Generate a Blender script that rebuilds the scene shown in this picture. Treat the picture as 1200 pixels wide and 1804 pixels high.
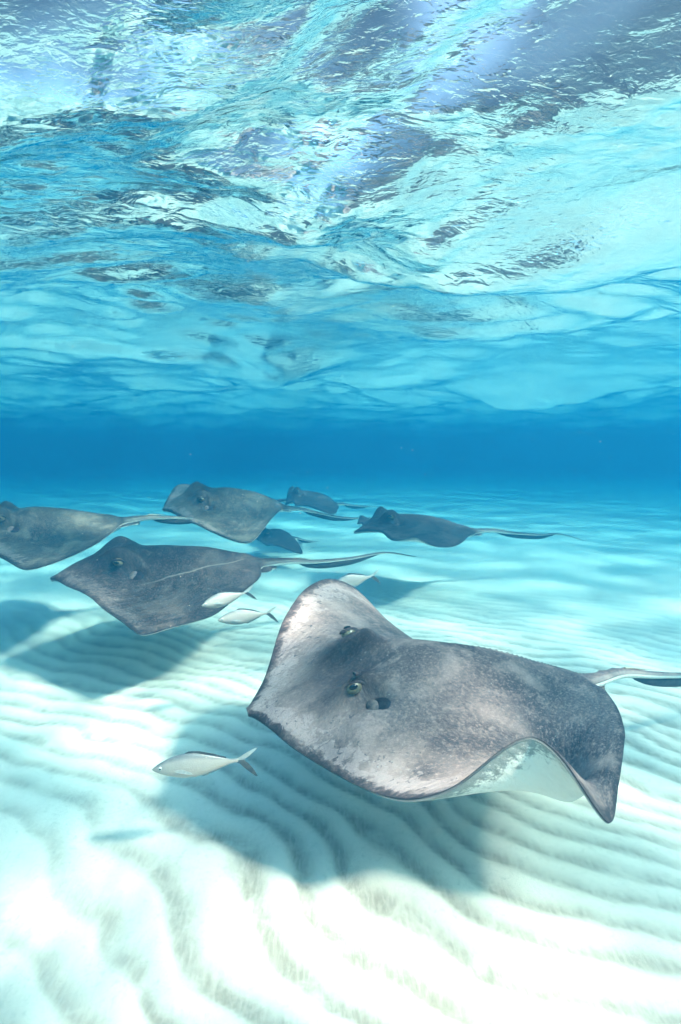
import bpy, math
import numpy as np

# ------------------------------------------------------------------ camera, sky, sun, exposure
scene = bpy.context.scene
COL = scene.collection
for o in list(bpy.data.objects):
    bpy.data.objects.remove(o)

CAM_Z = 1.2                 # metres above the sand
PITCH = math.atan(112 / 902)
FPX = 902.0                 # focal length in photograph pixels (1200 x 1804)
SURF_Z = 1.92               # mean height of the water surface
SUN_ZEN = math.radians(42.5)  # zenith angle of the light under water
SUN_H = np.array([-0.92, 0.39]); SUN_H /= np.linalg.norm(SUN_H)   # heading of the light

cam_d = bpy.data.cameras.new('camera')
cam_d.sensor_fit = 'VERTICAL'; cam_d.sensor_height = 36.0; cam_d.lens = 18.0
cam_d.clip_start = 0.02; cam_d.clip_end = 600
cam = bpy.data.objects.new('camera', cam_d); COL.objects.link(cam)
cam.location = (0, 0, CAM_Z); cam.rotation_euler = (math.pi / 2 - PITCH, 0, 0)
scene.camera = cam

world = bpy.data.worlds.new('World'); scene.world = world; world.use_nodes = True
wn = world.node_tree; wn.nodes.clear()
wo = wn.nodes.new('ShaderNodeOutputWorld'); wb = wn.nodes.new('ShaderNodeBackground')
sky = wn.nodes.new('ShaderNodeTexSky'); sky.sky_type = 'NISHITA'; sky.sun_disc = False
sky.sun_elevation = math.pi / 2 - SUN_ZEN
sky.sun_rotation = math.atan2(-SUN_H[0], -SUN_H[1])
wb.inputs['Strength'].default_value = 0.11; sky.dust_density = 8.0
wn.links.new(sky.outputs[0], wb.inputs[0]); wn.links.new(wb.outputs[0], wo.inputs[0])

sun_d = bpy.data.lights.new('sun', 'SUN'); sun_d.energy = 5.0; sun_d.angle = math.radians(6)   # spread by the ripples overhead
sun_d.color = (1.0, 0.47, 0.37)
sun = bpy.data.objects.new('sun', sun_d); COL.objects.link(sun)
from mathutils import Vector
sdir = Vector((SUN_H[0] * math.sin(SUN_ZEN), SUN_H[1] * math.sin(SUN_ZEN), -math.cos(SUN_ZEN)))
sun.rotation_euler = sdir.to_track_quat('-Z', 'Y').to_euler(); sun.location = (4, -2, 8)

vs = scene.view_settings
vs.view_transform = 'Standard'; vs.look = 'None'; vs.gamma = 1.0; vs.exposure = 2.4
vs.use_curve_mapping = False
cy = scene.cycles
cy.max_bounces = 5; cy.diffuse_bounces = 2; cy.glossy_bounces = 3; cy.transmission_bounces = 2
cy.transparent_max_bounces = 12; cy.volume_bounces = 1
cy.use_adaptive_sampling = True; cy.adaptive_threshold = 0.05; cy.use_light_tree = False
cy.sample_clamp_indirect = 6.0; cy.use_denoising = True
cy.caustics_reflective = True; cy.caustics_refractive = False

# ------------------------------------------------------------------ helpers
RNG = np.random.default_rng(7)

def ss(a, b, t):
    t = np.clip((t - a) / (b - a), 0, 1)
    return t * t * (3 - 2 * t)

def vnoise(x, y, seed=0):
    xi = np.floor(x).astype(np.int64); yi = np.floor(y).astype(np.int64)
    fx = x - xi; fy = y - yi
    def h(a, b):
        n = (a * 374761393 + b * 668265263 + seed * 1442695041) & 0xffffffff
        n = ((n ^ (n >> 13)) * 1274126177) & 0xffffffff
        n = n ^ (n >> 16)
        return (n & 0xffff) / 32767.5 - 1.0
    ux = fx * fx * fx * (fx * (fx * 6 - 15) + 10); uy = fy * fy * fy * (fy * (fy * 6 - 15) + 10)
    a = h(xi, yi); b = h(xi + 1, yi); c = h(xi, yi + 1); d = h(xi + 1, yi + 1)
    return (a * (1 - ux) + b * ux) * (1 - uy) + (c * (1 - ux) + d * ux) * uy

def fbm(x, y, seed=0, oct=4, gain=0.5):
    s = 0; a = 1.0; f = 1.0
    for k in range(oct):
        s = s + a * vnoise(x * f + 13.7 * k, y * f - 7.3 * k, seed + k); a *= gain; f *= 2.03
    return s

FWD = np.array([0, math.cos(PITCH), -math.sin(PITCH)])
UPV = np.array([0, math.sin(PITCH), math.cos(PITCH)])
def at(px, py, Y):
    """point on the sight line of a photograph pixel at distance Y in front of the camera"""
    d = np.array([(px - 600) / FPX, 0, 0]) + UPV * (902 - py) / FPX + FWD
    return np.array([0, 0, CAM_Z]) + d * (Y / d[1])

def mesh_obj(name, verts, faces, mat, parent=None, smooth=True, loc=None):
    me = bpy.data.meshes.new(name)
    verts = np.asarray(verts, dtype=np.float32)
    if isinstance(faces, np.ndarray):
        n = len(faces); k = faces.shape[1]
        me.vertices.add(len(verts)); me.vertices.foreach_set('co', verts.ravel())
        me.loops.add(n * k); me.loops.foreach_set('vertex_index', faces.astype(np.int32).ravel())
        me.polygons.add(n)
        me.polygons.foreach_set('loop_start', np.arange(0, n * k, k, dtype=np.int32))
        me.update(calc_edges=True); me.validate()
    else:
        me.from_pydata([tuple(v) for v in verts], [], faces)
    if smooth:
        me.polygons.foreach_set('use_smooth', np.ones(len(me.polygons), dtype=bool))
    me.materials.append(mat)
    o = bpy.data.objects.new(name, me); COL.objects.link(o)
    if parent is not None: o.parent = parent
    if loc is not None: o.location = loc
    return o

def attr(o, name, data):
    data = np.asarray(data, dtype=np.float32)
    if data.ndim == 1:
        a = o.data.attributes.new(name, 'FLOAT', 'POINT'); a.data.foreach_set('value', data)
    else:
        a = o.data.attributes.new(name, 'FLOAT_VECTOR', 'POINT'); a.data.foreach_set('vector', data.ravel())

class N:
    """small node-tree writer"""
    def __init__(self, name):
        self.m = bpy.data.materials.new(name); self.m.use_nodes = True
        self.t = self.m.node_tree; self.t.nodes.clear()
        self.out = self.t.nodes.new('ShaderNodeOutputMaterial')
    def new(self, typ, props=None, **ins):
        n = self.t.nodes.new(typ)
        for k, v in (props or {}).items(): setattr(n, k, v)
        for k, v in ins.items(): self.set(n, k, v)
        return n
    def set(self, n, k, v):
        k = k.replace('_', ' ')
        s = n.inputs[int(k[1:])] if k[0] == 'i' and k[1:].isdigit() else n.inputs[k]
        if isinstance(v, bpy.types.NodeSocket): self.t.links.new(v, s)
        elif isinstance(v, bpy.types.Node): self.t.links.new(v.outputs[0], s)
        else: s.default_value = v
    def math(self, op, a, b=0.0, c=0.0, clamp=False):
        n = self.new('ShaderNodeMath', {'operation': op, 'use_clamp': clamp}, i0=a, i1=b, i2=c); return n.outputs[0]
    def mix(self, f, a, b):
        n = self.t.nodes.new('ShaderNodeMix'); n.data_type = 'RGBA'
        for s, v in ((n.inputs[0], f), (n.inputs[6], a), (n.inputs[7], b)):
            if isinstance(v, bpy.types.NodeSocket): self.t.links.new(v, s)
            else: s.default_value = v if not isinstance(v, tuple) else (*v, 1.0)[:4]
        return n.outputs[2]
    def noise(self, vec, scale, detail=4, rough=0.5, dist=0.0):
        n = self.new('ShaderNodeTexNoise', None, Vector=vec, Scale=scale, Detail=detail, Roughness=rough, Distortion=dist)
        return n.outputs[0]
    def ramp(self, v, a, b):
        n = self.new('ShaderNodeMapRange', {'interpolation_type': 'SMOOTHSTEP'}, Value=v)
        n.inputs['From Min'].default_value = a; n.inputs['From Max'].default_value = b
        return n.outputs[0]
    def attr(self, name, out='Vector'):
        n = self.t.nodes.new('ShaderNodeAttribute'); n.attribute_name = name; return n.outputs[out]
    def surface(self, s):
        self.t.links.new(s.outputs[0] if isinstance(s, bpy.types.Node) else s, self.out.inputs['Surface'])
        return self.m

def polar_grid(r0, r1, nr, dense, nd, nc):
    """rings of vertices round the camera, finer where it looks"""
    r = r0 * (r1 / r0) ** (np.arange(nr) / (nr - 1.0))
    a0, a1 = dense
    ang = np.concatenate([np.linspace(a0, a1, nd, endpoint=False), np.linspace(a1, a0 + 2 * math.pi, nc, endpoint=False)])
    R, A = np.meshgrid(r, ang, indexing='ij')
    X = R * np.sin(A); Y = R * np.cos(A)          # angle 0 = straight ahead (+Y), positive to the right
    na = len(ang)
    i = np.arange(nr - 1)[:, None] * na; j = np.arange(na)[None, :]; j2 = (j + 1) % na
    F = np.stack([i + j, i + j2, i + na + j2, i + na + j], -1).reshape(-1, 4)[:, ::-1]
    return X.ravel(), Y.ravel(), F, na

# ------------------------------------------------------------------ sand sea bed
def sand_height(x, y, want_trough=False):
    d = np.hypot(x, y)
    cx, cyv = 0.84, -0.54                     # crest direction, from far left to near right
    n = x * cyv * -1 + y * cx                 # across the crests
    t = x * cx + y * cyv
    warp = 0.11 * fbm(x * 1.1, y * 1.1, 3, 3) + 0.02 * fbm(x * 5, y * 5, 9, 2)
    ph = (n + warp) / 0.108
    ph = ph + 0.35 * fbm(t * 0.9, n * 0.7, 21, 2)
    f = ph - np.floor(ph)
    prof = np.where(f < 0.68, f / 0.68, (1 - f) / 0.32)
    prof = prof * prof * (3 - 2 * prof)
    amp = 0.014 * (0.70 + 0.30 * np.clip(fbm(x * 0.8, y * 0.8, 33, 2) + 0.3, -0.6, 1))
    amp = amp * (1 - 0.85 * ss(2.0, 5.5, d))
    left = ss(-0.15, -0.8, x) * ss(2.4, 1.2, y)
    amp = amp * (1 - 0.4 * left)
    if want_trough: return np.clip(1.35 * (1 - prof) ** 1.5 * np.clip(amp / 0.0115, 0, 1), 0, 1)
    h = amp * (prof - 0.5)
    h = h + 0.03 * fbm(x * 0.45, y * 0.45, 5, 2) + 0.006 * fbm(x * 3.2, y * 3.2, 8, 3)
    h = h + 0.012 * left * fbm(x * 4.5, y * 4.5, 17, 3)
    return h * (1 - 0.5 * ss(20, 60, d))

X, Y, F, na = polar_grid(0.25, 118, 520, (math.radians(-62), math.radians(62)), 620, 80)
Z = sand_height(X, Y)
V = np.stack([X, Y, Z], 1)
V = np.vstack([V, [[0, 0, 0]]])
F = F[:, ::-1]

g = N('sand')
tc = g.new('ShaderNodeTexCoord').outputs['Object']
n1 = g.noise(tc, 1.6, 4, 0.55); n2 = g.noise(tc, 60, 5, 0.7); n3 = g.noise(tc, 900, 2, 0.5); n4 = g.noise(tc, 9, 4, 0.6, 0.6)
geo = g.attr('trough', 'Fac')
mpr = g.new('ShaderNodeMapping', None, Vector=tc); mpr.inputs['Rotation'].default_value = (0, 0, math.atan2(0.54, 0.84)); mpr.inputs['Scale'].default_value = (85.0, 22.0, 22.0)
strk = g.noise(mpr, 1.0, 5, 0.65, 0.4)                     # grains raked across the ripples by the surge
n5 = g.noise(tc, 210, 3, 0.7)
c = g.mix(g.ramp(n1, 0.3, 0.7), (0.75, 0.63, 0.53), (0.84, 0.72, 0.61))
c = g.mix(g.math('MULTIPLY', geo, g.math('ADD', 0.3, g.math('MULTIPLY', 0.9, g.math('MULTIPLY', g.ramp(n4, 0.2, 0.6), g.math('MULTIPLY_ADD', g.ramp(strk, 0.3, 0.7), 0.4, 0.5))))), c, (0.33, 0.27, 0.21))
c = g.mix(g.math('MULTIPLY', g.ramp(n2, 0.52, 0.72), 0.4), c, (0.40, 0.37, 0.30))
c = g.mix(g.math('MULTIPLY', g.ramp(n3, 0.55, 0.75), 0.3), c, (0.45, 0.42, 0.36))
c = g.mix(g.math('MULTIPLY', g.ramp(n5, 0.60, 0.72), 0.4), c, (0.36, 0.31, 0.26))
b = g.new('ShaderNodeBump', None, Height=g.math('ADD', g.math('MULTIPLY', n2, 0.7), g.math('MULTIPLY', n3, 0.3)), Strength=0.5, Distance=0.004)
bs = g.new('ShaderNodeBsdfPrincipled', None, Base_Color=c, Roughness=0.95, Normal=b)
bs.inputs['Specular IOR Level'].default_value = 0.1
SAND = g.surface(bs)
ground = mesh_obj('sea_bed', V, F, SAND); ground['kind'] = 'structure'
# fine dark debris gathers in the troughs between the ripples
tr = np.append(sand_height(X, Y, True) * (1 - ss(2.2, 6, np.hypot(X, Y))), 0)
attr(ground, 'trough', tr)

# ------------------------------------------------------------------ water surface
WR = np.random.default_rng(5)
WAVES = []
def add_waves(n, l0, l1, slope, ang0, spread):
    for k in range(n):
        lam = l0 * (l1 / l0) ** WR.random()
        a = math.radians(ang0 + spread * WR.normal())
        kk = 2 * math.pi / lam
        WAVES.append((kk * math.cos(a), kk * math.sin(a), slope / math.sqrt(n) * math.sqrt(2) / kk, WR.random() * 6.283, lam))
add_waves(6, 2.2, 5.0, 0.10, 95, 25)
add_waves(16, 0.7, 2.0, 0.18, 100, 30)
add_waves(24, 0.2, 0.7, 0.22, 100, 32)
add_waves(30, 0.05, 0.18, 0.085, 98, 30)

def water_height(x, y, lmin=0.0, fade=True):
    d = np.hypot(x, y); x = -x
    wx = x + 0.25 * fbm(x * .6, y * .6, 51, 2); wy = y + 0.25 * fbm(x * .6, y * .6, 77, 2)
    gust = 0.75 + 0.65 * np.clip(fbm(x * 0.55, y * 0.8, 91, 3) + 0.25, 0, 1.2)
    h = np.zeros_like(x)
    for kx, kyv, a, p, lam in WAVES:
        if lam < lmin: continue
        th = kx * wx + kyv * wy + p
        w = a * np.sin(th)
        if lam < 0.7: w = w * gust
        if fade: w = w * (1 - ss(lam * 45, lam * 110, d)) if lam < 2 else w * (1 - 0.6 * ss(25, 70, d))
        h = h + w
    return SURF_Z + h

X, Y, F, na = polar_grid(0.12, 118, 760, (math.radians(-58), math.radians(112)), 760, 110)
Z = water_height(X, Y)

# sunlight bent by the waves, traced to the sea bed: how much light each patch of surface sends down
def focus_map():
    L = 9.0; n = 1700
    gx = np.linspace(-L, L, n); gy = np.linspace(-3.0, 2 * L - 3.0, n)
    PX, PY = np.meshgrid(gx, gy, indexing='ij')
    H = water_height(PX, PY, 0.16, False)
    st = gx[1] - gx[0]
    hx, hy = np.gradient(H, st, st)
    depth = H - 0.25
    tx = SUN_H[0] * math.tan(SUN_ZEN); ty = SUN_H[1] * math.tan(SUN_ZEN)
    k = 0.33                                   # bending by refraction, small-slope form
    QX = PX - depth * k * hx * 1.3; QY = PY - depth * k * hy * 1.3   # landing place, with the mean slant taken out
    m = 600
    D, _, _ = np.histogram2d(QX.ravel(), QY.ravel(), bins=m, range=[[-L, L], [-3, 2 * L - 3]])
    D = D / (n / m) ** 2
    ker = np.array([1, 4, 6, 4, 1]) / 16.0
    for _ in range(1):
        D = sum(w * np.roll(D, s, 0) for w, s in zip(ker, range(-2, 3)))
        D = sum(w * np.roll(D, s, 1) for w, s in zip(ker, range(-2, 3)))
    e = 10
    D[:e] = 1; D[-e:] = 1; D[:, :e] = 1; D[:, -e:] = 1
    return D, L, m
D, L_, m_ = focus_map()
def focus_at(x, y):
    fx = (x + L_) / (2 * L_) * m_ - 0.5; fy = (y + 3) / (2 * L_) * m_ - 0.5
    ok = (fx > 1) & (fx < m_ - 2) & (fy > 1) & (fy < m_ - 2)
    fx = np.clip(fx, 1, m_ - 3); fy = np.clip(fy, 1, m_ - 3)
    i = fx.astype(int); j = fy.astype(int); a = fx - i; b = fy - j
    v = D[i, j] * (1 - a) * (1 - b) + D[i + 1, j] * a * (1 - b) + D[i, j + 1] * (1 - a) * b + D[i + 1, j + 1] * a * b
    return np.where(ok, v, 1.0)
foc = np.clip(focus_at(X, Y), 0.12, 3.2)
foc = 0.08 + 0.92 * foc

g = N('water_surface')
tc = g.new('ShaderNodeTexCoord').outputs['Object']
mp = g.new('ShaderNodeMapping', None, Vector=tc); mp.inputs['Scale'].default_value = (1.0, 2.2, 1.0)
w1 = g.noise(mp, 14, 3, 0.5, 0.6); w2 = g.noise(mp, 42, 2, 0.5, 0.8); gust = g.ramp(g.noise(tc, 1.7, 2), 0.40, 0.65)
bump = g.new('ShaderNodeBump', None, Height=g.math('ADD', w1, g.math('MULTIPLY', g.math('MULTIPLY', w2, gust), 0.4)), Strength=0.5, Distance=0.012)
bump2 = g.new('ShaderNodeBump', None, Height=g.math('ADD', w1, g.math('MULTIPLY', w2, 0.5)), Strength=0.24, Distance=0.012, Normal=g.attr('calm'))
fr = g.new('ShaderNodeFresnel', None, IOR=1.30, Normal=bump2)
gl = g.new('ShaderNodeBsdfGlossy', None, Roughness=0.0, Normal=bump); gl.inputs['Color'].default_value = (1, 1, 1, 1)
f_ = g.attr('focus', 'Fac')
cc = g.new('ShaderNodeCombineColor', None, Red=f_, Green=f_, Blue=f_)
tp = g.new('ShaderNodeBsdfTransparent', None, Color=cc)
mx = g.t.nodes.new('ShaderNodeMixShader')
g.t.links.new(fr.outputs[0], mx.inputs[0]); g.t.links.new(tp.outputs[0], mx.inputs[1]); g.t.links.new(gl.outputs[0], mx.inputs[2])
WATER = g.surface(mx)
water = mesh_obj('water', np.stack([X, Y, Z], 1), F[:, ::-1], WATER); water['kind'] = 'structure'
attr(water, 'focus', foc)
nrm = np.empty(len(X) * 3, dtype=np.float32); water.data.vertices.foreach_get('normal', nrm); nrm = nrm.reshape(-1, 3)
nrm[nrm[:, 2] < 0] *= -1
calm = nrm * 0.5 + np.array([0, 0, 0.5]); calm /= np.linalg.norm(calm, axis=1, keepdims=True)
attr(water, 'calm', calm)
WATER_TOP = float(Z.max()) + 0.04

# ------------------------------------------------------------------ the water itself
g = N('clear_sea_water')
pv = g.new('ShaderNodeVolumePrincipled')
SIG_S = np.array([0.002, 0.030, 0.058]); SIG_A = np.array([0.375, 0.160, 0.110])
DENS = 0.6
colr = SIG_S / DENS
ac = (1 - SIG_A / (DENS * (1 - colr))) ** 2
pv.inputs['Density'].default_value = DENS
pv.inputs['Color'].default_value = (*colr, 1); pv.inputs['Absorption Color'].default_value = (*ac, 1)
pv.inputs['Anisotropy'].default_value = 0.3
g.t.links.new(pv.outputs[0], g.out.inputs['Volume'])
hb = 125.0; zb, zt = -1.2, WATER_TOP
hv = [(sx * hb, sy * hb, z) for z in (zb, zt) for sx, sy in ((-1, -1), (1, -1), (1, 1), (-1, 1))]
haze = mesh_obj('haze', hv, [(3, 2, 1, 0), (4, 5, 6, 7), (0, 1, 5, 4), (1, 2, 6, 5), (2, 3, 7, 6), (3, 0, 4, 7)], g.m, smooth=False)
haze['kind'] = 'stuff'

# ------------------------------------------------------------------ stingrays
def curve(pts, n=4001, u1=2.6, sm=12):
    u = np.linspace(0, u1, n); p = np.array(pts); v = np.interp(u, p[:, 0], p[:, 1])
    k = np.exp(-0.5 * (np.arange(-3 * sm, 3 * sm + 1) / sm) ** 2); k /= k.sum()
    vp = np.pad(v, 3 * sm, mode='edge'); vv = np.convolve(vp, k, 'valid')
    return lambda q: np.interp(q, u, vv)
W = curve([(0, .012), (.03, .062), (.1, .165), (.2, .30), (.3, .42), (.4, .525), (.46, .575), (.5, .597), (.54, .592), (.6, .555),
           (.7, .46), (.8, .335), (.88, .215), (.93, .10), (.96, .052), (1.0, .038), (1.1, .028), (1.3, .018), (1.6, .011), (2.0, .006), (2.6, .0025)])
B = curve([(0, .006), (.08, .022), (.2, .048), (.3, .062), (.45, .072), (.6, .066), (.8, .046), (.95, .032), (1.1, .022), (1.3, .015),
           (1.6, .010), (2.0, .006), (2.6, .0025)], sm=30)

def thick(u, x, top, detail):
    w = W(u); v = np.clip(np.abs(x) / np.maximum(w, 1e-5), 0, 1)
    disc = B(u) * np.exp(-(x / .15) ** 2) * (1 - v ** 4) + .024 * (1 - v) ** .55 * np.minimum(1, w / .25) + .0035
    tail = B(u) * np.sqrt(np.clip(1 - v * v, 0, 1)) + .0004
    b = ss(.88, 1.0, u)
    h = disc * (1 - b) + tail * b
    if not top: return h * .75
    for s in (-1, 1):
        dx = x * s - .082; du = u - .262
        h = h + .068 * np.exp(-(dx / .040) ** 2 - (du / .062) ** 2)                # eye mound
        h = h + .012 * np.exp(-((x * s - .082 - .15 * (u - .25)) / .013) ** 2 - ((u - .25) / .065) ** 2)
        h = h - .012 * np.exp(-((x * s - .132) / .018) ** 2 - ((u - .262) / .05) ** 2)   # brow ridge
        h = h - .046 * np.exp(-((x * s - .128) / .027) ** 2 - ((u - .304) / .028) ** 2)   # spiracle pit
    h = h - .006 * np.exp(-(x / .03) ** 2 - ((u - .2) / .06) ** 2)
    if detail:
        ph = u / .0165; cell = np.floor(ph); f = ph - cell - .5
        jit = np.modf(np.sin(cell * 127.1) * 43758.5)[0]
        sp = np.clip(1 - np.abs(f) / .3, 0, 1) * np.exp(-((x - .004 * jit) / .006) ** 2)
        h = h + (.003 + .004 * np.abs(jit)) * sp * ss(.40, .46, u) * (1 - ss(1.15, 1.3, u))
    return h

def tps(src, dst, reg=1e-4):
    n = len(src)
    d = np.linalg.norm(src[:, None] - src[None], axis=2)
    K = np.where(d > 0, d * d * np.log(np.maximum(d, 1e-9)), 0) + reg * np.eye(n)
    Pm = np.c_[np.ones(n), src]
    A = np.zeros((n + 3, n + 3)); A[:n, :n] = K; A[:n, n:] = Pm; A[n:, :n] = Pm.T
    sol = np.linalg.solve(A, np.r_[dst, np.zeros((3, 3))])
    def f(q):
        d = np.linalg.norm(q[:, None] - src[None], axis=2)
        k = np.where(d > 0, d * d * np.log(np.maximum(d, 1e-9)), 0)
        return k @ sol[:n] + np.c_[np.ones(len(q)), q] @ sol[n:]
    return f

def catmull(us, pts, q):
    us = np.asarray(us); pts = np.asarray(pts)
    m = np.gradient(pts, us, axis=0)
    i = np.clip(np.searchsorted(us, q) - 1, 0, len(us) - 2)
    h = (us[i + 1] - us[i])[:, None]; t = ((q - us[i]) / (us[i + 1] - us[i]))[:, None]
    t2 = t * t; t3 = t2 * t
    return (2*t3-3*t2+1)*pts[i] + (t3-2*t2+t)*h*m[i] + (-2*t3+3*t2)*pts[i+1] + (t3-t2)*h*m[i+1]

# materials of the rays
def ray_material(name, dark, mid, pale, worn_lit, scar=False):
    g = N(name)
    cn = g.attr('canon'); inf = g.attr('info')
    sep = g.new('ShaderNodeSeparateXYZ', None, Vector=inf)
    rim, side, fore = sep.outputs[0], sep.outputs[1], sep.outputs[2]
    big = g.noise(cn, 5.0, 4, 0.55, 0.4); med = g.noise(cn, 22, 5, 0.65, 0.3); fine = g.noise(cn, 130, 4, 0.7); grain = g.noise(cn, 420, 2, 0.6)
    c = g.mix(g.ramp(big, 0.35, 0.66), dark, mid)
    c = g.mix(g.math('MULTIPLY', g.ramp(med, 0.48, 0.75), 0.55), c, pale)
    c = g.mix(g.math('MULTIPLY', g.ramp(fine, 0.50, 0.70), 0.6), c, pale)
    c = g.mix(g.math('MULTIPLY', g.ramp(fine, 0.50, 0.32), 0.65), c, dark)
    c = g.mix(g.math('MULTIPLY', g.ramp(grain, 0.55, 0.7), 0.4), c, pale)
    # darker saddle over the head, pale clouds elsewhere, part painted sunlight, part skin tone
    cu = g.attr('plan'); cs = g.new('ShaderNodeSeparateXYZ', None, Vector=cu)
    hx = g.math('DIVIDE', cs.outputs[1], 0.17); hu = g.math('DIVIDE', g.math('SUBTRACT', cs.outputs[0], 0.24), 0.16)
    head = g.math('SQRT', g.math('ADD', g.math('MULTIPLY', hx, hx), g.math('MULTIPLY', hu, hu)))
    head = g.ramp(g.math('ADD', head, g.math('MULTIPLY', g.math('SUBTRACT', med, 0.5), 1.2)), 1.25, 0.35)
    c = g.mix(g.math('MULTIPLY', head, 0.7), c, tuple(v * 0.8 for v in dark))
    cloud = g.ramp(g.noise(cn, 6.5, 3, 0.5, 0.3), 0.50, 0.68)
    c = g.mix(g.math('MULTIPLY', g.math('MULTIPLY', cloud, 0.25 + 0.35 * worn_lit), g.math('SUBTRACT', 1.0, head)), c, pale)
    # rubbed skin and painted sunlight paling the front margin, flaking close to the edge
    patch = g.noise(cn, 34, 7, 0.66, 1.0)
    wide = g.math('MULTIPLY', g.math('MULTIPLY', g.ramp(rim, 0.015, 0.05), g.ramp(rim, 0.30, 0.06)), fore)
    soft = g.math('MULTIPLY', wide, g.ramp(g.noise(cn, 7, 3, 0.5), 0.30, 0.58))
    c = g.mix(g.math('MULTIPLY', soft, 0.6 * worn_lit), c, tuple(min(1, v * 1.15) for v in pale))
    band = g.math('MULTIPLY', g.math('MULTIPLY', g.ramp(rim, 0.008, 0.035), g.ramp(rim, 0.15, 0.04)), fore)
    wornm = g.ramp(g.math('ADD', patch, g.math('MULTIPLY', band, 0.20)), 0.62, 0.66)
    wornm = g.math('MULTIPLY', g.math('MULTIPLY', wornm, g.ramp(band, 0.05, 0.4)), worn_lit)
    c = g.mix(g.math('MULTIPLY', wornm, 0.45), c, (0.52, 0.39, 0.37))
    holes = g.math('MULTIPLY', g.ramp(g.noise(cn, 50, 6, 0.7, 1.5), 0.60, 0.64), g.ramp(wide, 0.1, 0.6))
    c = g.mix(g.math('MULTIPLY', holes, 0.75 * worn_lit), c, dark)
    # dark seam along the very edge
    edge = g.ramp(g.math('ADD', rim, g.math('MULTIPLY', g.math('SUBTRACT', patch, 0.5), 0.10)), 0.030, 0.0)
    c = g.mix(g.math('MULTIPLY', edge, 0.30 + 0.5 * worn_lit), c, tuple(0.55 * v for v in dark))
    specks = g.new('ShaderNodeTexVoronoi', None, Vector=cn, Scale=75.0)
    sm = g.math('MULTIPLY', g.ramp(specks.outputs['Distance'], 0.17, 0.08), g.ramp(g.noise(cn, 14, 2), 0.52, 0.66))
    c = g.mix(g.math('MULTIPLY', sm, 0.55), c, (0.45, 0.44, 0.44))
    if scar:                                   # long pale scratch across the back
        line = g.math('SUBTRACT', g.math('MULTIPLY_ADD', cs.outputs[0], -0.24, 0.27), cs.outputs[1])
        line = g.math('ADD', line, g.math('MULTIPLY', g.math('SUBTRACT', g.noise(cn, 4, 3), 0.5), 0.05))
        ln = g.ramp(g.math('ABSOLUTE', line), 0.0045, 0.0015)
        ln = g.math('MULTIPLY', ln, g.math('MULTIPLY', g.ramp(cs.outputs[0], 0.22, 0.5), g.ramp(cs.outputs[0], 0.86, 0.8)))
        c = g.mix(g.math('MULTIPLY', ln, 0.4), c, (0.34, 0.27, 0.23))
    # underside: cream, with a mottled grey hem
    hem = g.ramp(g.math('ADD', rim, g.math('MULTIPLY', g.math('SUBTRACT', g.noise(cn, 120, 4, 0.75), 0.5), 0.17)), 0.045, 0.018)
    under = g.mix(g.ramp(med, 0.4, 0.8), (0.80, 0.77, 0.70), (0.70, 0.66, 0.60))
    under = g.mix(g.math('MULTIPLY', hem, 0.8), under, (0.17, 0.18, 0.17))
    c = g.mix(side, under, c)
    lines = g.new('ShaderNodeTexWave', {'wave_type': 'RINGS', 'rings_direction': 'SPHERICAL'}, Vector=cn, Scale=22.0, Distortion=3.0, Detail=2.0)
    hgt = g.math('ADD', g.math('MULTIPLY', fine, 0.7), g.math('ADD', g.math('MULTIPLY', grain, 0.35), g.math('MULTIPLY', lines.outputs['Fac'], 0.16)))
    b = g.new('ShaderNodeBump', None, Height=hgt, Strength=0.8, Distance=0.006)
    p = g.new('ShaderNodeBsdfPrincipled', None, Base_Color=c, Roughness=0.55, Normal=b)
    p.inputs['Specular IOR Level'].default_value = 0.12
    return g.surface(p)

def plain(name, colr, rough=0.5, spec=0.3, nscale=None, col2=None):
    g = N(name)
    c = (*colr, 1)
    if nscale:
        tc = g.new('ShaderNodeTexCoord').outputs['Object']
        c = g.mix(g.ramp(g.noise(tc, nscale, 4, 0.6), 0.35, 0.65), colr, col2)
    p = g.new('ShaderNodeBsdfPrincipled', None, Base_Color=c, Roughness=rough)
    p.inputs['Specular IOR Level'].default_value = spec
    return g.surface(p)

SKIN = ray_material('stingray_skin', (0.050, 0.040, 0.046), (0.160, 0.114, 0.110), (0.44, 0.31, 0.275), 1.0)
SKIN_DARK = ray_material('dark_stingray_skin', (0.022, 0.017, 0.017), (0.052, 0.036, 0.034), (0.16, 0.115, 0.10), 0.25)
SKIN_SCAR = ray_material('scratched_stingray_skin', (0.022, 0.017, 0.018), (0.058, 0.041, 0.038), (0.19, 0.135, 0.115), 0.25, True)
SKIN_GREEN = ray_material('olive_stingray_skin', (0.024, 0.023, 0.022), (0.060, 0.052, 0.043), (0.20, 0.165, 0.13), 0.55)
IRIS = plain('stingray_iris', (0.24, 0.19, 0.11), 0.25, 0.5, 90, (0.12, 0.10, 0.07))
PUPIL = plain('pupil', (0.006, 0.006, 0.008), 0.15, 0.5)
PIT = plain('spiracle_shade', (0.018, 0.016, 0.02), 0.7, 0.1, 60, (0.035, 0.03, 0.035))
FLAP = plain('spiracle_flap', (0.19, 0.14, 0.125), 0.6, 0.2, 70, (0.09, 0.07, 0.07))
FOLD = plain('tail_fold_skin', (0.030, 0.032, 0.036), 0.6, 0.2, 30, (0.06, 0.06, 0.06))
SPINE = plain('tail_spine', (0.42, 0.38, 0.30), 0.6, 0.2, 40, (0.25, 0.22, 0.18))

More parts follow.
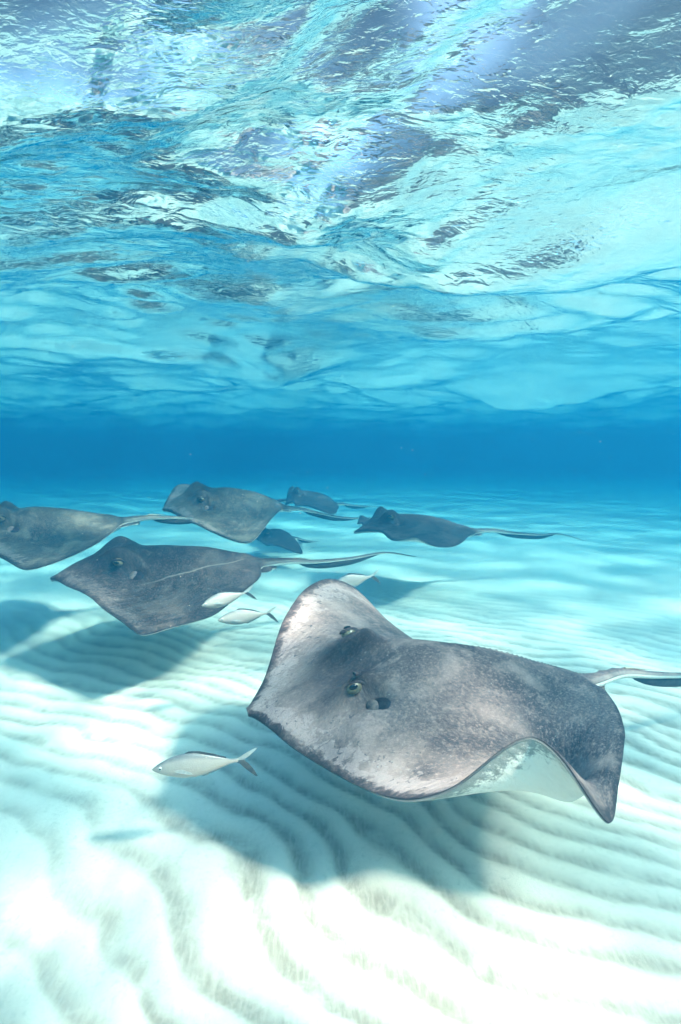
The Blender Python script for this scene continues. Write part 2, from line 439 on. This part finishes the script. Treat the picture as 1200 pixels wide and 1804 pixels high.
def sphere_vf(r, squash=(1, 1, 1), nu=14, nv=10):
    vs_, fs = [], []
    for i in range(nv + 1):
        th = math.pi * i / nv
        for j in range(nu):
            p = 2 * math.pi * j / nu
            vs_.append((r * squash[0] * math.sin(th) * math.cos(p), r * squash[1] * math.sin(th) * math.sin(p), r * squash[2] * math.cos(th)))
    for i in range(nv):
        for j in range(nu):
            fs.append((i * nu + j, (i + 1) * nu + j, (i + 1) * nu + (j + 1) % nu, i * nu + (j + 1) % nu))
    return np.array(vs_), fs

def stingray(label, size, mid, left, right, inner, tail, skin, res=1, tail_end=2.4, small=False):
    """mid/left/right/inner/tail: lists of (u, [x], px, py, Y); u runs from the snout (0) to the tail, x to the ray's left, unit = disc length"""
    src, dst = [], []
    def add(u, x, p, sub=True):
        h = float(thick(np.array([u]), np.array([x]), True, False)[0]) * size
        if sub: p = p - np.array([0, 0, h * .95])
        src.append((u, x)); dst.append(p); return p
    mu, mp = [], []
    for u, px, py, Yd in mid:
        q = add(u, 0.0, at(px, py, Yd)); mu.append(u); mp.append(q)
    tu = []
    for u, px, py, Yd in tail: mu.append(u); mp.append(at(px, py, Yd))
    mp = np.array(mp)
    L = []
    for u, px, py, Yd in left: L.append((u, add(u, float(W(u)), at(px, py, Yd), False)))
    I = []
    for u, x, px, py, Yd in inner: I.append((u, x, add(u, x, at(px, py, Yd))))
    if right is None:                                   # far wing hidden: the same stroke on the other side
        a = mp[0]; bq = np.array(dst[len(mid) - 1]); ax = bq - a; ax[2] = 0; ax /= np.linalg.norm(ax)
        nl = np.array([ax[1], -ax[0], 0.0])
        for u, p in L: src.append((u, -float(W(u)))); dst.append(p - 2 * np.dot(p - a, nl) * nl)
        for u, x, p in I:
            if x > .1: src.append((u, -x)); dst.append(p - 2 * np.dot(p - a, nl) * nl)
    else:
        for u, px, py, Yd in right: add(u, -float(W(u)), at(px, py, Yd), False)
    f = tps(np.array(src), np.array(dst))
    nu = int(230 * res); nv = int(70 * res) | 1
    uu = np.concatenate([np.linspace(0, 1.0, nu) ** 1.05, np.linspace(1.0, tail_end, nu // 4)[1:]])
    vv = np.linspace(-1, 1, nv); vv = np.sign(vv) * (1 - (1 - np.abs(vv)) ** 1.25)
    U, Vv = np.meshgrid(uu, vv, indexing='ij'); Xc = Vv * W(U)
    # direction to the ray's left at the tail root, for the tail's cross-section
    e = f(np.array([[.84, .12], [.84, -.12]])); lv = e[0] - e[1]; lv /= np.linalg.norm(lv)
    def pos(u, x):
        q = np.c_[u, x]; p = f(q)
        c = catmull(mu, mp, u) + (x * size)[:, None] * lv
        b = ss(.86, .98, u)[:, None]
        return p * (1 - b) + c * b
    def frame(u, x):
        e = .004
        du = pos(u + e, x) - pos(u - e, x); dx = pos(u, x + e) - pos(u, x - e)
        n = np.cross(dx, du); n /= np.maximum(np.linalg.norm(n, axis=1, keepdims=True), 1e-12)
        return n
    u1 = U.ravel(); x1 = Xc.ravel()
    Pm = pos(u1, x1); Nn = frame(u1, x1)
    if Nn[np.argmin(np.abs(u1 - .5) + np.abs(x1))][2] < 0: Nn = -Nn
    T = Pm + Nn * (thick(u1, x1, True, res > 1)[:, None] * size)
    Bt = Pm - Nn * (thick(u1, x1, False, False)[:, None] * size)
    base = np.array([Pm[:, 0].mean(), Pm[:, 1].mean(), min(T[:, 2].min(), Bt[:, 2].min())])
    n0 = len(u1); NU = len(uu)
    idx = np.arange(n0).reshape(NU, nv)
    q = lambda a: np.stack([a[:-1, :-1], a[:-1, 1:], a[1:, 1:], a[1:, :-1]], -1).reshape(-1, 4)
    ft = q(idx); fb = q(idx + n0)[:, ::-1]
    def strip(a):
        return np.stack([a[:-1], a[1:], a[1:] + n0, a[:-1] + n0], -1)
    fs = np.vstack([ft, fb, strip(idx[:, -1]), strip(idx[::-1, 0]), strip(idx[0, :]), strip(idx[-1, ::-1])])
    root = bpy.data.objects.new('stingray', None); COL.objects.link(root); root.location = base
    root.empty_display_size = 0.1
    root['label'] = label; root['category'] = 'stingray'; root['group'] = 'stingrays gliding over the sand'
    body = mesh_obj('body', np.vstack([T, Bt]) - base, fs[:, ::-1], skin, root)
    rimd = (W(U) - np.abs(Xc)).ravel(); rimd = np.minimum(rimd, 1.0)
    rimd = np.where(u1 > .9, np.maximum(rimd, .2 * ss(.9, .98, u1)), rimd)
    topside = 1 - 0.15 * ss(.72, .9, np.abs(Vv.ravel())) * ss(.95, 1.02, u1) * (1 - ss(1.7, 2.0, u1))   # the tail is pale along its flanks
    fore = 1 - ss(.36, .56, u1)
    can = np.c_[u1, x1, np.zeros(n0)]; can2 = can + [7.3, 2.1, 5.0]
    off = RNG.random(3) * 20
    attr(body, 'canon', np.vstack([can, can2]) * size + off)
    attr(body, 'plan', np.vstack([can, can]))
    attr(body, 'info', np.vstack([np.c_[rimd, topside, fore], np.c_[rimd, np.zeros(n0), fore]]))

    def spot(u, x, lift=0.0):
        u = np.array([float(u)]); x = np.array([float(x)])
        n = frame(u, x)
        if n[0][2] < 0: n = -n
        e = .004
        fw = pos(u - e, x) - pos(u + e, x); fw /= np.linalg.norm(fw)
        p = pos(u, x) + n * (thick(u, x, True, False)[:, None] * size + lift * size)
        lf = np.cross(n[0], fw[0])
        return p[0], np.c_[fw[0], lf, n[0]]
    for s in (1, -1):
        p, M = spot(.256, .112 * s, .003)
        v, fc = sphere_vf(.022 * size, (1.1, .9, .9))
        ey = mesh_obj('eye', v @ M.T + (p - base), fc, IRIS, root)
        v, fc = sphere_vf(.0098 * size, (1.3, .5, .8), 10, 7)
        v = v + np.array([.002, .0168 * s, .0085]) * size
        mesh_obj('pupil', v @ M.T + (p - base), fc, PUPIL, ey)
        # eyelid: a thick skin brow arching over the eye
        arc = []
        for k in range(15):
            a = math.pi * (k / 14.0)
            for j in range(8):
                b = 2 * math.pi * j / 8; rr = .0075 * size * (0.35 + .65 * math.sin(a))
                R_ = .0225 * size
                arc.append(((R_ + rr * math.cos(b)) * math.cos(a) * 1.25, rr * math.sin(b) + .004 * size * s, (R_ + rr * math.cos(b)) * math.sin(a) * .62 + .002 * size))
        fc = [(k * 8 + j, k * 8 + (j + 1) % 8, (k + 1) * 8 + (j + 1) % 8, (k + 1) * 8 + j) for k in range(14) for j in range(8)]
        lid = mesh_obj('eyelid', np.array(arc) @ M.T + (p - base), fc, skin, root)
        attr(lid, 'plan', np.tile([.24, 0., 0.], (len(arc), 1))); attr(lid, 'canon', np.array(arc) + off + [.3, 0, 0]); attr(lid, 'info', np.tile([.5, 1., 0.], (len(arc), 1)))
        # spiracle behind the eye: hole's shade painted as a dark bulge, pale valve
        p, M = spot(.308, .133 * s, .012)
        v, fc = sphere_vf(.052 * size, (.70, 1.0, .34))
        mesh_obj('spiracle', v @ M.T + (p - base), fc, PIT, root)
        v, fc = sphere_vf(.037 * size, (.62, 1.0, .58))
        v = v + np.array([.021, .000 * s, .001]) * size
        mesh_obj('spiracle_flap', v @ M.T + (p - base), fc, FLAP, root)
    # pelvic fins: rounded lobes on either side of the tail root
    for s in (1, -1):
        top, cn = [], []
        nu_, nv_ = 12, 9
        for i in range(nu_):
            for j in range(nv_):
                a = i / (nu_ - 1.0); b = j / (nv_ - 1.0)
                un = .885 + .16 * a * (1 - .15 * b)
                xn = s * (.03 + b * .105 * math.sin(math.pi * min(1, .25 + a * .78)) ** .6)
                top.append((un, xn)); cn.append(b)
        tq = np.array(top); Pf = pos(np.minimum(tq[:, 0], .90), tq[:, 1] * .9)
        du = (tq[:, 0] - np.minimum(tq[:, 0], .90))[:, None]
        back = catmull(mu, mp, np.array([1.02])) - catmull(mu, mp, np.array([.90])); back /= np.linalg.norm(back)
        up = np.cross(lv, back[0]); up = up if up[2] > 0 else -up
        Pf = Pf + du * size * back - up * (.010 * size) - up[None] * (.10 * size * du)
        th = (.009 * (1 - np.array(cn)) + .0025)[:, None] * size
        A = Pf + up * th; C = Pf - up * th
        idf = np.arange(nu_ * nv_).reshape(nu_, nv_); nf = nu_ * nv_
        f1 = q(idf); f2 = q(idf + nf)[:, ::-1]
        st = lambda a: np.stack([a[:-1], a[1:], a[1:] + nf, a[:-1] + nf], -1)
        ff = np.vstack([f1, f2, st(idf[:, -1]), st(idf[::-1, 0]), st(idf[0, :]), st(idf[-1, ::-1])])
        fin = mesh_obj('pelvic_fin', np.vstack([A, C]) - base, ff if s < 0 else ff[:, ::-1], skin, root)
        attr(fin, 'plan', np.tile([.95, .1, 0.], (2 * nf, 1))); attr(fin, 'canon', np.vstack([np.c_[tq, np.zeros(nf)], np.c_[tq, np.ones(nf)]]) * size + off)
        rr = (1 - np.array(cn)) * .1 + .015
        attr(fin, 'info', np.vstack([np.c_[rr, np.ones(nf), np.zeros(nf)], np.c_[rr, np.zeros(nf), np.zeros(nf)]]))
    # skin fold hanging under the tail, and the barbed spine above it
    ua, ub = 1.22, min(1.95, tail_end - .1)
    us = np.linspace(ua, ub, 40); t = (us - ua) / (ub - ua)
    dep = .038 * np.clip(np.sin(math.pi * t ** .7), 0, 1) ** .8 * size
    c = pos(us, np.zeros(40)); hb_ = thick(us, np.zeros(40), False, False) * size
    upv = np.array([0, 0, 1.0])
    ring = []
    for k in range(40):
        for o_, w_ in ((0.2, .006), (0.5, .005), (1.0, .0015), (1.0, -.0015), (0.5, -.005), (0.2, -.006)):
            ring.append(c[k] - upv * (hb_[k] * .6 + dep[k] * (o_ - .2) / .8) + lv * w_ * size * .8)
    fc = [(k * 6 + j, k * 6 + (j + 1) % 6, (k + 1) * 6 + (j + 1) % 6, (k + 1) * 6 + j) for k in range(39) for j in range(6)]
    fc += [tuple(range(6)), tuple(range(39 * 6 + 5, 39 * 6 - 1, -1))]
    mesh_obj('tail_fold', np.array(ring) - base, fc, FOLD, root)
    us = np.linspace(1.18, 1.36, 12); c = pos(us, np.zeros(12)); hh = thick(us, np.zeros(12), True, False) * size
    ring = []
    for k in range(12):
        r_ = .0065 * size * (1 - (k / 11.0) ** 2 * .95)
        for j in range(6):
            a = math.pi * j / 3
            ring.append(c[k] + upv * (hh[k] + .001 * size + k * .0006 * size + r_ * .5 * math.sin(a)) + lv * r_ * math.cos(a))
    fc = [(k * 6 + j, k * 6 + (j + 1) % 6, (k + 1) * 6 + (j + 1) % 6, (k + 1) * 6 + j) for k in range(11) for j in range(6)]
    fc += [tuple(range(6)), tuple(range(11 * 6 + 5, 11 * 6 - 1, -1))]
    mesh_obj('tail_spine', np.array(ring) - base, fc, SPINE, root)
    return root

# the big ray close by, its far wing lifted and its near wing rippling
stingray('large grey stingray with one wing raised, flaking pale skin and white underside showing', 1.06,
  mid=[(0, 436, 1248, 1.45), (.12, 530, 1192, 1.50), (.26, 622, 1152, 1.54), (.45, 740, 1136, 1.59), (.65, 868, 1150, 1.64), (.85, 972, 1176, 1.70), (.97, 1028, 1190, 1.74)],
  tail=[(1.15, 1090, 1188, 1.79), (1.35, 1150, 1190, 1.85), (1.6, 1216, 1190, 1.93), (2.0, 1310, 1182, 2.08), (2.6, 1420, 1170, 2.3)],
  left=[(.08, 500, 1305, 1.36), (.16, 575, 1355, 1.27), (.23, 650, 1394, 1.20), (.30, 730, 1410, 1.15), (.345, 800, 1388, 1.13), (.385, 868, 1335, 1.13),
        (.43, 935, 1300, 1.14), (.48, 1000, 1352, 1.13), (.53, 1068, 1450, 1.12), (.59, 1088, 1390, 1.19), (.67, 1099, 1315, 1.30), (.78, 1092, 1258, 1.46), (.88, 1062, 1215, 1.62)],
  right=[(.08, 468, 1190, 1.53), (.16, 486, 1130, 1.65), (.25, 512, 1070, 1.78), (.33, 545, 1033, 1.90), (.41, 585, 1021, 2.0), (.48, 630, 1042, 2.06), (.55, 690, 1110, 2.08), (.70, 820, 1185, 2.06), (.84, 950, 1208, 1.92)],
  inner=[(.26, .085, 634, 1172, 1.45), (.26, .2, 650, 1275, 1.33), (.43, .22, 800, 1250, 1.40), (.43, .38, 925, 1368, 1.30), (.5, .42, 1000, 1395, 1.27), (.62, .25, 960, 1250, 1.46), (.62, .42, 1050, 1320, 1.29),
         (.25, -.15, 590, 1118, 1.63), (.42, -.2, 665, 1120, 1.78), (.38, -.36, 605, 1070, 1.90)],
  skin=SKIN, res=1.9)

def ray_b():
    stingray('dark brown stingray with pale scratch line and drooping wing beside two silver fish', 1.06,
      mid=[(0, 90, 1017, 2.60), (.12, 140, 990, 2.64), (.26, 205, 968, 2.70), (.45, 290, 963, 2.78), (.65, 365, 966, 2.87), (.85, 428, 976, 2.96), (.97, 462, 984, 3.02)],
      tail=[(1.15, 510, 989, 3.10), (1.35, 552, 990, 3.18), (1.6, 610, 985, 3.3), (2.0, 680, 974, 3.48), (2.35, 732, 981, 3.62)],
      left=[(.1, 118, 1033, 2.52), (.25, 170, 1062, 2.38), (.4, 220, 1100, 2.26), (.51, 256, 1119, 2.2), (.57, 288, 1110, 2.25), (.62, 310, 1104, 2.30), (.7, 372, 1086, 2.42), (.8, 422, 1048, 2.6), (.9, 462, 1012, 2.86)],
      right=None,
      inner=[(.27, .2, 230, 1030, 2.47), (.45, .3, 285, 1060, 2.4), (.62, .28, 350, 1045, 2.55), (.72, .2, 395, 1020, 2.68)],
      skin=SKIN_SCAR, tail_end=2.35)
ray_b()
stingray('olive mottled stingray with lifted far wing tip swimming above the others', 1.0,
  mid=[(0, 287, 896, 3.80), (.12, 315, 880, 3.86), (.26, 355, 866, 3.95), (.45, 400, 861, 4.06), (.65, 445, 868, 4.18), (.85, 480, 880, 4.32), (.97, 503, 890, 4.40)],
  tail=[(1.15, 525, 897, 4.52), (1.35, 553, 902, 4.64), (1.6, 590, 910, 4.8), (2.0, 640, 913, 5.05), (2.35, 690, 911, 5.3)],
  left=[(.1, 312, 908, 3.72), (.25, 350, 926, 3.60), (.4, 395, 947, 3.48), (.51, 428, 957, 3.42), (.6, 446, 953, 3.5), (.7, 462, 935, 3.66), (.8, 480, 912, 3.9), (.9, 497, 896, 4.2)],
  right=[(.1, 290, 888, 3.92), (.25, 300, 870, 4.15), (.38, 316, 854, 4.35), (.46, 340, 856, 4.48), (.55, 380, 872, 4.55), (.7, 440, 885, 4.6), (.85, 490, 890, 4.5)],
  inner=[(.3, .2, 365, 905, 3.72), (.5, .3, 420, 925, 3.68), (.65, .22, 455, 910, 3.9)],
  skin=SKIN_GREEN, tail_end=2.35)
stingray('blue grey stingray with wavy rippling wing edge and long trailing tail', 1.0,
  mid=[(0, 624, 936, 4.05), (.10, 650, 921, 4.08), (.24, 675, 909, 4.12), (.45, 730, 907, 4.18), (.65, 775, 914, 4.24), (.85, 812, 925, 4.3), (.97, 835, 931, 4.34)],
  tail=[(1.15, 862, 935, 4.4), (1.35, 900, 939, 4.46), (1.6, 945, 942, 4.55), (2.0, 985, 941, 4.66), (2.4, 1028, 952, 4.8)],
  left=[(.1, 652, 936, 3.98), (.2, 672, 938, 3.85), (.33, 692, 952, 3.68), (.42, 715, 950, 3.58), (.5, 735, 948, 3.52), (.57, 758, 960, 3.56), (.66, 790, 964, 3.68), (.76, 812, 957, 3.86), (.88, 828, 943, 4.12)],
  right=None,
  inner=[(.3, .2, 705, 930, 3.86), (.5, .3, 748, 938, 3.82), (.68, .22, 790, 938, 3.98)],
  skin=SKIN_DARK, tail_end=2.4)
stingray('dark olive stingray with its tail ending beneath the snout of the mottled ray', 1.06,
  mid=[(0, -85, 935, 2.95), (.12, -45, 912, 3.0), (.26, 0, 900, 3.06), (.45, 60, 894, 3.14), (.65, 125, 899, 3.22), (.85, 190, 907, 3.3), (.97, 218, 911, 3.36)],
  tail=[(1.15, 255, 913, 3.44), (1.35, 290, 912, 3.52), (1.6, 325, 913, 3.62), (2.0, 375, 915, 3.8), (2.2, 400, 917, 3.9)],
  left=[(.1, -60, 952, 2.86), (.25, -20, 970, 2.72), (.4, 18, 992, 2.6), (.51, 50, 1004, 2.54), (.6, 90, 994, 2.62), (.7, 130, 978, 2.76), (.8, 175, 955, 2.96), (.9, 208, 928, 3.2)],
  right=None,
  inner=[(.27, .2, 20, 945, 2.86), (.45, .3, 75, 960, 2.8), (.62, .25, 130, 945, 2.96)],
  skin=SKIN_GREEN, tail_end=2.2)
stingray('distant hazy stingray with arched wings behind the olive ray', 1.0,
  mid=[(0, 503, 888, 6.0), (.2, 514, 868, 6.1), (.45, 540, 865, 6.2), (.7, 565, 870, 6.25), (.97, 586, 884, 6.3)],
  tail=[(1.15, 600, 888, 6.4), (1.6, 630, 891, 6.6), (2.2, 665, 893, 6.9)],
  left=[(.1, 515, 885, 5.95), (.3, 522, 892, 5.75), (.42, 545, 893, 5.66), (.52, 584, 906, 5.6), (.62, 594, 900, 5.7), (.75, 596, 892, 5.9), (.88, 590, 886, 6.15)],
  right=None, inner=[(.4, .25, 545, 880, 5.95)],
  skin=SKIN_DARK, tail_end=2.2)
stingray('small distant stingray low over the sand, wing dipped towards the bottom', 0.72,
  mid=[(0, 450, 948, 5.3), (.2, 466, 938, 5.33), (.45, 484, 932, 5.37), (.7, 498, 935, 5.42), (.97, 512, 944, 5.46)],
  tail=[(1.15, 520, 948, 5.52), (1.6, 540, 952, 5.62), (2.2, 560, 955, 5.75)],
  left=[(.1, 458, 954, 5.2), (.3, 472, 962, 5.08), (.42, 492, 963, 5.0), (.52, 530, 976, 4.98), (.62, 531, 968, 5.05), (.75, 524, 955, 5.15), (.88, 517, 948, 5.3)],
  right=None, inner=[(.4, .25, 490, 950, 5.15)],
  skin=SKIN_DARK, tail_end=2.2)

# ------------------------------------------------------------------ silver fish
def fish_material():
    g = N('silver_fish_skin')
    tc = g.new('ShaderNodeTexCoord').outputs['Object']
    z = g.new('ShaderNodeSeparateXYZ', None, Vector=g.attr('canon')).outputs[2]
    c = g.mix(g.ramp(z, 0.55, 0.95), (0.50, 0.43, 0.38), (0.20, 0.20, 0.20))
    c = g.mix(g.math('MULTIPLY', g.ramp(g.noise(tc, 60, 4, 0.6), 0.45, 0.75), 0.3), c, (0.62, 0.53, 0.47))
    sc = g.new('ShaderNodeTexVoronoi', None, Vector=tc, Scale=260.0)
    b = g.new('ShaderNodeBump', None, Height=sc.outputs['Distance'], Strength=0.25, Distance=0.002)
    p = g.new('ShaderNodeBsdfPrincipled', None, Base_Color=c, Roughness=0.42, Metallic=0.2, Normal=b)
    return g.surface(p)
FISH = fish_material()
FIN = plain('fish_fin', (0.50, 0.50, 0.47), 0.5, 0.3, 50, (0.35, 0.36, 0.35))
FIN_DARK = plain('dark_fish_fin', (0.05, 0.055, 0.06), 0.5, 0.3, 50, (0.10, 0.10, 0.10))
EYEW = plain('fish_eye_white', (0.75, 0.75, 0.72), 0.2, 0.5, 60, (0.55, 0.55, 0.52))

def fish(label, p0, p1, height=.28, roll=0.0):
    """p0 snout, p1 fork of the tail; body plane upright"""
    ax = p1 - p0; Ln = np.linalg.norm(ax); ax = ax / Ln
    lat = np.cross(ax, [0, 0, 1.0]); lat /= np.linalg.norm(lat); up = np.cross(lat, ax); up = up if up[2] > 0 else -up
    M = np.c_[ax, lat, up]
    base = p0 + ax * Ln * .5 - up * height * Ln * .5
    T_ = lambda v: np.asarray(v, float) * Ln @ M.T + (p0 - base)
    root = bpy.data.objects.new('silver_fish', None); COL.objects.link(root); root.location = base; root.empty_display_size = .05
    root['label'] = label; root['category'] = 'fish'; root['group'] = 'silver fish following the rays'
    n, m = 40, 20
    s = np.linspace(0, 1, n)
    uh = np.interp(s, [0, .02, .08, .2, .35, .5, .65, .8, .92, 1], [.0, .018, .055, .105, .135, .132, .10, .055, .022, .018]) * height / .27
    dh = np.interp(s, [0, .02, .08, .2, .35, .5, .65, .8, .92, 1], [.0, .016, .045, .085, .115, .115, .088, .048, .02, .018]) * height / .27
    k = np.array([1, 2, 3, 2, 1]) / 9.0
    uh[2:-2] = np.convolve(uh, k, 'valid'); dh[2:-2] = np.convolve(dh, k, 'valid')
    wd = np.interp(s, [0, .05, .2, .4, .6, .8, .95, 1], [.0, .022, .05, .058, .045, .022, .008, .006])
    bend = lambda t: .02 * np.sin((t - .3) * 3.5)
    v, cv = [], []
    for i in range(n):
        for j in range(m):
            a = 2 * math.pi * j / m; ca, sa = math.cos(a), math.sin(a)
            v.append((s[i], wd[i] * np.sign(ca) * abs(ca) ** 1.2 + bend(s[i]), (uh[i] if sa > 0 else dh[i]) * sa))
            cv.append((s[i], ca, sa))
    fc = [(i * m + j, i * m + (j + 1) % m, (i + 1) * m + (j + 1) % m, (i + 1) * m + j) for i in range(n - 1) for j in range(m)]
    fc.append(tuple(range((n - 1) * m, n * m)))
    bo = mesh_obj('body', T_(v), fc, FISH, root); attr(bo, 'canon', np.array(cv))
    def slab(name, pts, mat, th=.004, y0=0.0, ydir=None):
        pts = np.array(pts, float); k = len(pts)
        y = np.full(k, y0) if ydir is None else np.array(ydir)
        A = np.c_[pts[:, 0], y + th / 2, pts[:, 1]]; C = np.c_[pts[:, 0], y - th / 2, pts[:, 1]]
        ff = [tuple(range(k)), tuple(range(2 * k - 1, k - 1, -1))] + [(i, (i + 1) % k + 0, (i + 1) % k + k, i + k)[::-1] for i in range(k)]
        return mesh_obj(name, T_(np.vstack([A, C])), ff, mat, root, smooth=False)
    yb = bend(1.0)
    slab('upper_tail_fin', [(.97, .018), (1.02, .04), (1.10, .085), (1.21, .13), (1.225, .125), (1.16, .065), (1.10, .02), (1.06, .0), (.985, .0)], FIN, .006, yb)
    slab('lower_tail_fin', [(.985, .0), (1.06, .0), (1.11, -.05), (1.17, -.13), (1.225, -.235), (1.205, -.238), (1.10, -.14), (1.02, -.05), (.97, -.018)], FIN_DARK, .006, yb)
    hs = height / .27
    slab('dorsal_fin', [(.36, .128 * hs), (.42, .150 * hs), (.47, .150 * hs), (.55, .140 * hs), (.70, .100 * hs), (.86, .045 * hs), (.86, .030 * hs), (.7, .078 * hs), (.5, .12 * hs)], FIN_DARK, .004, .004)
    slab('anal_fin', [(.55, -.10 * hs), (.58, -.128 * hs), (.64, -.115 * hs), (.75, -.08 * hs), (.87, -.04 * hs), (.87, -.025 * hs), (.7, -.065 * hs)], FIN, .004, .004)
    for sd in (1, -1):
        slab('pectoral_fin', [(.26, -.01), (.34, .005), (.45, -.035), (.47, -.06), (.38, -.05), (.28, -.03)], FIN, .003,
             ydir=np.array([.052, .062, .085, .09, .075, .055]) * sd + bend(.3))
        ve, fe = sphere_vf(1.0, (1, .45, 1), 14, 10)
        w_ = np.interp(.10, s, wd)
        e = mesh_obj('eye', T_(ve * .024 + [.10, (w_ - .004) * sd + bend(.1), .018]), fe, EYEW, root)
        mesh_obj('pupil', T_(ve * .012 + [.099, (w_ + .0035) * sd + bend(.1), .018]), fe, PUPIL, e)
    return root

fish('silver fish hovering over the large shadow on the sand', at(267, 1358, 1.33), at(420, 1338, 1.38), .33)
fish('silver fish overlapping the rear wing edge of the dark brown ray', at(355, 1068, 2.12), at(432, 1044, 2.2), .34)
fish('silver fish just below the wing of the dark brown ray', at(383, 1094, 2.04), at(470, 1080, 2.1), .34)
fish('silver fish half hidden behind the raised wing of the large ray', at(585, 1032, 2.42), at(654, 1015, 2.5), .34)

# ------------------------------------------------------------------ grains drifting in the water
vs_, fs_ = [], []
PR = np.random.default_rng(3)
octa = np.array([(1, 0, 0), (-1, 0, 0), (0, 1, 0), (0, -1, 0), (0, 0, 1), (0, 0, -1)], float)
of = [(0, 2, 4), (2, 1, 4), (1, 3, 4), (3, 0, 4), (2, 0, 5), (1, 2, 5), (3, 1, 5), (0, 3, 5)]
for k in range(420):
    yd = PR.uniform(.7, 4.5); p = np.array([PR.uniform(-.75, .75) * yd, yd, PR.uniform(.08, 1.6)])
    r = PR.uniform(.0004, .0012) * (0.6 + 0.4 * yd)
    b0 = len(vs_)
    vs_ += [tuple(p + o * r * PR.uniform(.5, 1.3)) for o in octa]
    fs_ += [tuple(b0 + i for i in f) for f in of]
GRAIN = plain('drifting_sand', (0.75, 0.66, 0.58), 0.9, 0.1, 200, (0.6, 0.52, 0.45))
gr = mesh_obj('suspended_sand', vs_, fs_, GRAIN)
gr['kind'] = 'stuff'; gr['label'] = 'pale sand grains drifting through the clear water'; gr['category'] = 'sand'
